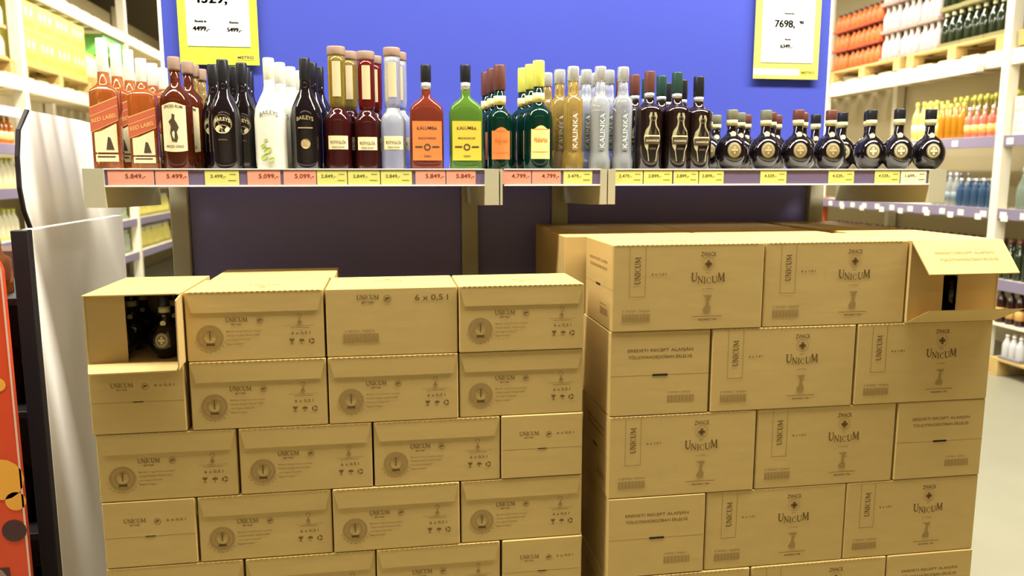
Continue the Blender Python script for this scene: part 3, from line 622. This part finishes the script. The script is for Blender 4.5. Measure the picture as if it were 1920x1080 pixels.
for z,mat,cap,kw in ((.25,BRN,CAPK,'dark'),(.62,BRN,CAPS,'dark'),(.98,PLUM,CAPR,'deep red'),(1.30,AMB,CAPY,'amber')):
    for k in range(3):
        o=empty('stand_bottle',(-1.10-k*.11,2.42,z)); hh=.24 if z<1.2 else .16
        B().loft(rings(.036,hh,[(.9,0),(1,.02),(1,.55),(.9,.62),(.4,.72),(.36,.9)]),18).build('glass_body',mat,o); B().loft([(.0145,.0145,hh*.85),(.0145,.0145,hh)],12).build('cap',cap,o); lpatch(.036,.028,hh*.15,hh*.42,CRM if z<1.2 else LBC,'label',o,n=6)
        tag(o,f'{kw} bottle on the {["lowest","second","third","top"][n//3]} shelf of the display stand, {pos[k]} from its right side','bottle',f'bottles in the display stand'); n+=1
# poster board at the far left
r=tag(empty('poster_board',(-.945,2.10,0)),'orange red advertising board with pale edge at the far left','poster')
PO=M('poster_red',(214,72,34),.4,noise=.12,nscale=6)
pts=[(0,0),(0,1.40),(-.006,1.42),(-.02,1.43),(-.5,1.43),(-.5,0)]
B().slab([(x,0,z) for x,z in pts],(0,.012,0)).build('board',PO,r)
b=B(); f=flat(0,0,.001); stroke(b,[(-.003,0),(-.003,1.40),(-.008,1.418),(-.02,1.427),(-.5,1.427)],.005,f); b.build('pale_edge',M('poster_edge',(232,190,170),.5),r)
b=B(); 
for (x,z,s) in ((-.10,1.00,.050),(-.035,1.11,.018),(-.05,.86,.055),(-.16,.93,.05),(-.02,.80,.025)): disc(b,x,z,s,f,16)
b.build('yellow_splash',M('poster_yellow',(236,168,60),.5),r)
b=B(); f2=flat(0,0,.0015)
for (x,z,s) in ((-.06,1.29,.028),(-.10,1.27,.04),(-.03,.72,.03),(-.13,.70,.06)): disc(b,x,z,s,f2,16)
rect(b,-.16,-.05,.30,.62,f2); b.build('dark_shapes',M('poster_dark',(70,36,40),.5),r)['kind']='stuff'
b=B(); ring(b,-.105,.58,.03,.05,flat(0,0,.002),18); rect(b,-.15,-.06,.40,.5,flat(0,0,.002)); b.build('grey_shapes',M('poster_grey',(150,120,110),.5),r)

# ---------------------------------------------------------------- racks in the aisles
RACKW=M('rack_white',(238,230,206),.45); RAILP=M('rack_rail_purple',(132,122,146),.4); DECK=M('rack_deck',(214,198,156),.7); TAGW=M('rack_tag_white',(246,240,222),.5)
def rack(sign,X,ys,levels,beams,lab,depth=1.0):
    """sign +1: shelves extend to +x from face X; -1: towards -x"""
    r=tag(empty('storage_rack',(X,ys[0],0)),lab,'rack')
    L=ys[-1]-ys[0]
    for y in ys:
        for dx in (-.012,depth-.1): B().bbox(min(sign*dx,sign*(dx+.1)),max(sign*dx,sign*(dx+.1)),y-ys[0]-.04,y-ys[0]+.04,0,4.2,.004).build('upright',RACKW,r)
    for z in beams:
        for k in range(len(ys)-1):
            B().bbox(min(0,sign*.05),max(0,sign*.05),ys[k]-ys[0]+.04,ys[k+1]-ys[0]-.04,z-.12,z,.004).build('beam',RACKW,r)
            n=9
            for j in range(n):
                a=ys[k]-ys[0]+.05+(ys[k+1]-ys[k]-.1)*j/n; B().box(min(sign*.02,sign*depth),max(sign*.02,sign*depth),a,a+.2,z,z+.018).build('deck_board',DECK,r)
    for (z,y0,y1) in levels:
        B().bbox(min(sign*.02,sign*.62),max(sign*.02,sign*.62),y0-ys[0],y1-ys[0],z-.03,z,.002).build('shelf_deck',RACKW,r)
        B().bbox(min(0,sign*.02),max(0,sign*.02),y0-ys[0],y1-ys[0],z-.085,z+.003,.002).build('price_rail',RAILP,r)
    B().bbox(min(sign*(depth+.02),sign*(depth+.05)),max(sign*(depth+.02),sign*(depth+.05)),0,L,0,4.1,.002).build('back_panel',M('rack_back',(196,182,144),.8),r)
    return r
YR=[2.9,5.72,8.42,11.1]
rr=rack(1,4.88,YR,[(1.93,2.95,11),(1.348,2.95,11),(.78,2.95,11)],[2.6],'right aisle storage rack with white uprights and price rails',1.0)
g=B().bbox(-.02,.12,8.42-2.9-.06,8.42-2.9+.06,0,1.36,.004).build('orange_guard',M('guard_orange',(206,96,52),.5),rr)
TB=M('tube_bright',(255,248,225),.5,emit=16)
for (a,c) in ((5.95,7.05),(7.1,8.2)):
    t=tag(empty('rack_light',(4.80,(a+c)/2,2.50)),'glowing fluorescent tube fitting along the bright right rack beam, '+('nearer one' if a<6 else 'farther one'),'light')
    B().bbox(.0,.07,-(c-a)/2,(c-a)/2,-.04,.03,.004).build('housing',FIX,t)
    q=B().loft([(.034,.034,0),(.034,.034,c-a-.04)],10).build('tube',TB,t,(-.02,(c-a)/2-.02,0)); q.rotation_euler=(R(90),0,0)
YL=[2.4,5.15,7.83,10.82,13.6,16.4]
rack(-1,-3.19,YL,[(2.2,2.5,7.7),(1.88,2.5,16.3),(1.50,2.5,16.3),(1.05,2.5,16.3),(.62,2.5,16.3)],[2.48,3.36],'left aisle storage rack with white uprights and stacked goods',1.0)
# white shelf tags on the right rack
k=0
for (z,ya,yb,st) in ((1.30,5.2,8.2,.24),(1.275,5.3,8.1,.33),(1.885,4.9,7.6,.62)):
    y=ya
    while y<yb:
        o=B().bbox(-.002,0,-.035,.035,-.024,.024,.0006).build('shelf_tag',TAGW,None,(4.878-(.003 if z==1.275 else 0),y,z)); tag(o,'small white shelf tag on a rail of the right rack','tag','white tags on the right rack rails'); y+=st*rnd.uniform(.85,1.15)
def simple_bottle(name,Rr,H,mat,cap,label=None,style=0):
    r=empty(name)
    pr=[(.92,0),(1,.02),(1,.58),(.9,.66),(.42,.76),(.36,.92)] if style==0 else [(.92,0),(1,.02),(1,.45),(.8,.6),(.5,.72),(.34,.9)]
    B().loft(rings(Rr,H,pr),14).build('glass_body',mat,r); B().loft([(Rr*.42,Rr*.42,H*.88),(Rr*.42,Rr*.42,H)],10).build('cap',cap,r)
    if label: 
        lb=B(); lb.loft([(Rr*1.012,Rr*1.012,H*.16),(Rr*1.012,Rr*1.012,H*.42)],14); lb.build('label',label,r)
    return r
NEAR=['nearest']+[w+' nearest' for w in 'second third fourth fifth sixth seventh eighth ninth tenth eleventh twelfth thirteenth fourteenth'.split()]
def row(proto,X,y0,y1,z,rows,st,lab,grp,sx=1,H=0):
    first=[True]
    for j in range(rows):
        y=y0
        while y<y1-.02:
            if first[0]: o=proto; first[0]=False
            else: o=copy_tree(proto)
            i=round((y-y0)/st); many=(y1-y0)/st>12
            o.location=(X+sx*j*.11+rnd.uniform(-.006,.006),y+rnd.uniform(-.004,.004),z)
            tag(o,lab if many else lab+f', {NEAR[i]}'+(f', {["front","back"][j]} row' if rows>1 else ''),'bottle',grp); y+=st
YG=G('yellow_liquor',(224,206,110),.4); PK=G('pink_liquor',(232,130,106),.4); BLU=G('blue_liquor',(66,96,130),.4); TEAL=G('pale_green_glass',(170,190,170),.6); DGR=M('dark_wine_glass',(38,48,26),.1,spec=.7); DRD=M('dark_red_glass',(58,26,24),.12)
row(simple_bottle('yellow_bottle',.040,.36,YG,CAPY,LBC),4.99,6.64,6.98,1.93,2,.088,'tall pale yellow bottle on upper right rack shelf','pale yellow bottles on the right rack')
row(simple_bottle('amber_bottle',.038,.31,G('amber2',(196,130,30),.4),CAPY,None),4.97,6.26,6.62,1.93,1,.086,'amber bottle on upper right rack shelf','amber bottles on the right rack')
row(simple_bottle('pink_bottle',.038,.26,PK,CAPS,LBG),4.97,5.84,6.24,1.93,1,.086,'pink bottle on upper right rack shelf','pink bottles on the right rack')
row(simple_bottle('olive_bottle',.037,.38,G('olive2',(170,150,70),.4),CAPY,None),5.12,5.84,6.6,1.93,2,.082,'tall olive bottle behind the amber and pink ones','olive bottles on the right rack')
row(simple_bottle('clear_bottle',.038,.29,CLEAR,CAPS,GRS),4.97,6.28,6.62,1.348,2,.086,'clear bottle on middle right rack shelf','clear bottles on the right rack')
row(simple_bottle('blue_bottle',.040,.24,BLU,CAPS,None),4.97,5.86,6.26,1.348,2,.09,'blue bottle on middle right rack shelf','blue bottles on the right rack')
row(simple_bottle('green_jug',.058,.33,TEAL,CAPS,None,1),4.99,5.15,5.62,1.348,2,.13,'large pale green jug on middle right rack shelf','pale green jugs on the right rack')
row(simple_bottle('dark_bottle',.040,.32,DGR,CAPR,None),4.97,5.15,8.3,.78,2,.092,'dark wine bottle on the low right rack shelf','dark bottles on the right rack')
row(simple_bottle('red_wine_bottle',.038,.30,DRD,CAPS,LBG),4.97,5.15,6.5,.42,1,.1,'dark red bottle above the floor pallet','dark red bottles on the right rack')
B().bbox(4.9,5.6,5.1,6.6,.40,.42).build('shelf_board',RACKW,rr,(-4.88,-2.9,0))
# white cartons next to the upright
def gcarton(name,w,d,h,mat,band,parent=None,txt=None):
    r=B().bbox(0,w,0,d,0,h,.004).build(name,mat)
    b=B(); b.box(-.0008,0,d*.08,d*.92,h*.18,h*.40); b.box(w*.08,w*.92,-.0008,0,h*.18,h*.40); b.build('printed_band',band,r)
    b=B(); 
    for k in range(3): b.box(-.0012,0,d*(.15+.27*k),d*(.29+.27*k),h*.55,h*.78); b.box(w*(.15+.27*k),w*(.29+.27*k),-.0012,0,h*.55,h*.78)
    b.build('printed_marks',M('pale_print',(238,232,180),.6),r)['kind']='stuff'
    b=B(); b.box(0,w,d*.48,d*.52,h,h+.0008); b.build('tape',M('tape_tan',(206,188,130),.4),r)
    return r
WC=M('white_carton',(240,236,222),.6)
pw=gcarton('white_carton',.25,.16,.15,WC,M('grey_band',(190,190,186),.6)); n=0
for y in (5.16,5.34,5.50):
    for kz in range(2):
        o=pw if n==0 else copy_tree(pw); n+=1; o.location=(4.93,y,1.93+kz*.152); tag(o,'small white carton right of the rack upright','carton','white cartons on the right rack')
# shrink packs
def pack(name,nx,ny,Rr,H,mat,cap,film=None,tray=CARD):
    r=empty(name)
    B().bbox(0,nx*2*Rr+.01,0,ny*2*Rr+.01,0,H*.12,.003).build('tray',tray,r)
    bm=None
    for i in range(nx):
        for j in range(ny):
            o=B().loft(rings(Rr*.97,H*.97,[(.9,0),(1,.03),(1,.55),(.85,.68),(.42,.82),(.38,.9)]),12) if bm is None else None
            if bm is None: q=o.build('bottle',mat,r,((i*2+1)*Rr+.005,(j*2+1)*Rr+.005,.004)); bm=q; cc=B().loft([(Rr*.44,Rr*.44,H*.86),(Rr*.44,Rr*.44,H*.97)],8).build('cap',cap,q)
            else:
                q=bm.copy(); COL.objects.link(q); q.parent=r; q.location=((i*2+1)*Rr+.005,(j*2+1)*Rr+.005,.004); c2=cc.copy(); COL.objects.link(c2); c2.parent=q
    return r
def packs(proto,X,ys,zs,lab,grp,cat='pack'):
    n=0
    for z in zs:
        for y in ys:
            o=proto if n==0 else copy_tree(proto); n+=1; o.location=(X+rnd.uniform(-.01,.01),y,z)
            tn=('lower','upper') if len(zs)==2 else ('bottom','middle','top')
            tag(o,lab+(', '+tn[zs.index(z)]+' tier' if len(zs)>1 else '')+', '+['nearest','second','third','fourth','fifth','sixth','farthest'][ys.index(y)]+' one',cat,grp)
OJ=M('orange_drink',(226,120,60),.35); WPK=M('pinkish_wrap',(226,206,200),.3); GPK=M('grey_wrap',(206,204,190),.3)
packs(pack('orange_pack',3,3,.045,.20,OJ,CAPR,tray=M('red_tray',(196,84,50),.6)),4.93,[7.50,7.79,8.08],[2.74,2.945,3.15],'pack of orange bottles high on the right rack','orange packs on the right rack')
packs(pack('pink_pack',3,3,.045,.26,WPK,WHT,tray=M('mauve_tray',(190,160,150),.6)),4.93,[6.64,6.925,7.21],[2.74,3.005,3.27],'pack of pinkish white bottles high on the right rack','pinkish packs on the right rack')
packs(pack('green_pack',3,3,.045,.31,DGR,M('pale_cap',(216,216,170),.5),tray=M('olive_tray',(150,140,90),.6)),4.93,[5.36,5.78,6.065,6.35],[2.74,3.055],'pack of dark green bottles high on the right rack','green bottle packs on the right rack')
for i,(a,c) in enumerate(((5.15,5.65),(5.78,7.0),(7.1,8.34))): pallet(4.90,5.85,a,c,2.62,2.74,['wooden pallet under green bottle packs beside the upright','wooden pallet under green and pink packs','wooden pallet under orange packs'][i])
pallet(4.87,5.85,4.72,5.62,0,.144,'wooden pallet on the floor under shrink wrapped packs')
packs(pack('clear_pack',4,3,.035,.20,M('clear_wrap',(206,206,208),.15,spec=.8),WHT,tray=M('grey_tray',(140,134,140),.5)),4.89,[4.74,5.03,5.32],[.146],'shrink wrapped pack of clear bottles on the floor pallet','clear packs on the floor pallet')
# left rack goods
YC=M('yellow_carton',(232,224,96),.55,noise=.1,nscale=4); YB=M('yellow_band',(186,176,70),.6)
py_=gcarton('yellow_carton',.36,.40,.29,YC,YB); n=0
for k in range(4):
    for t in range(2):
        o=py_ if n==0 else copy_tree(py_); n+=1; o.location=(-3.24-.36,7.90+k*.41,2.625+t*.292); tag(o,f'yellow carton high on the left rack, {["lower","upper"][t]} tier, {pos[k]} from the nearest','carton','yellow cartons on the left rack')
        # print must face the aisle
for o in list(bpy.data.objects):
    if o.name.startswith('yellow_carton') and o.parent is None: o.rotation_euler=(0,0,R(180)); o.location.x+=.36; o.location.y+=.40
pallet(-4.15,-3.22,7.9,9.6,2.50,2.622,'wooden pallet under the yellow cartons on the left rack')
pg=gcarton('green_carton',.36,.68,.24,M('green_carton',(120,196,90),.55),M('green_band',(90,150,70),.6)); pg.rotation_euler=(0,0,R(180)); pg.location=(-3.22,10.76,2.99); tag(pg,'bright green carton high on the left rack behind yellow ones','carton')
packs(pack('yellow_pack',3,3,.045,.28,GPK,CAPY,tray=M('pale_tray',(210,200,150),.6)),-3.56,[9.72,10.02,10.32,10.95,11.25,11.55,11.85],[2.70],'pack of pale bottles with yellow caps on the left rack','yellow capped packs on the left rack')
pallet(-4.15,-3.22,9.7,10.7,2.50,2.698,'wooden pallet under yellow capped packs, nearer'); pallet(-4.15,-3.22,10.9,12.2,2.50,2.698,'wooden pallet under yellow capped packs, farther')
packs(pack('grey_pack',3,3,.045,.26,GPK,WHT,tray=M('tan_tray',(204,170,120),.6)),-3.56,[6.6,6.9,7.2,7.49],[2.62,2.885],'grey wrapped bottle pack at the far left of the left rack','grey packs on the left rack')
pallet(-4.15,-3.22,6.5,7.75,2.50,2.618,'wooden pallet under the grey packs on the left rack')
PY=M('pale_yellow_pack',(236,224,120),.4)
packs(pack('lemon_pack',3,3,.045,.28,PY,WHT,tray=M('lemon_tray',(150,140,60),.6)),-3.56,[y for y in (10.92,11.22,11.52,11.82,12.12,12.42)],[.622,1.052,1.502],'pack of lemon yellow bottles on the left rack','lemon packs on the left rack')
packs(pack('mint_pack',3,3,.045,.30,M('mint_pack',(178,190,160),.3),WHT,tray=M('mint_tray',(140,150,120),.6)),-3.56,[9.3,9.6,9.9,10.2,10.48],[.622,1.052,1.502],'pack of pale green bottles on the left rack','mint packs on the left rack')
packs(pack('cream_pack',3,3,.045,.27,M('cream_pack',(232,226,190),.3),CAPY,tray=M('cream_tray',(196,180,120),.6)),-3.56,[6.6,6.9,7.2,7.48],[1.052,1.502],'pack of cream bottles on the left rack','cream packs on the left rack')
row(simple_bottle('tall_amber_bottle',.040,.26,G('amber3',(200,120,50),.3),CAPY,LBC),-3.28,6.55,7.7,1.88,1,.09,'amber bottle on the left rack behind the display stand','amber bottles on the left rack')
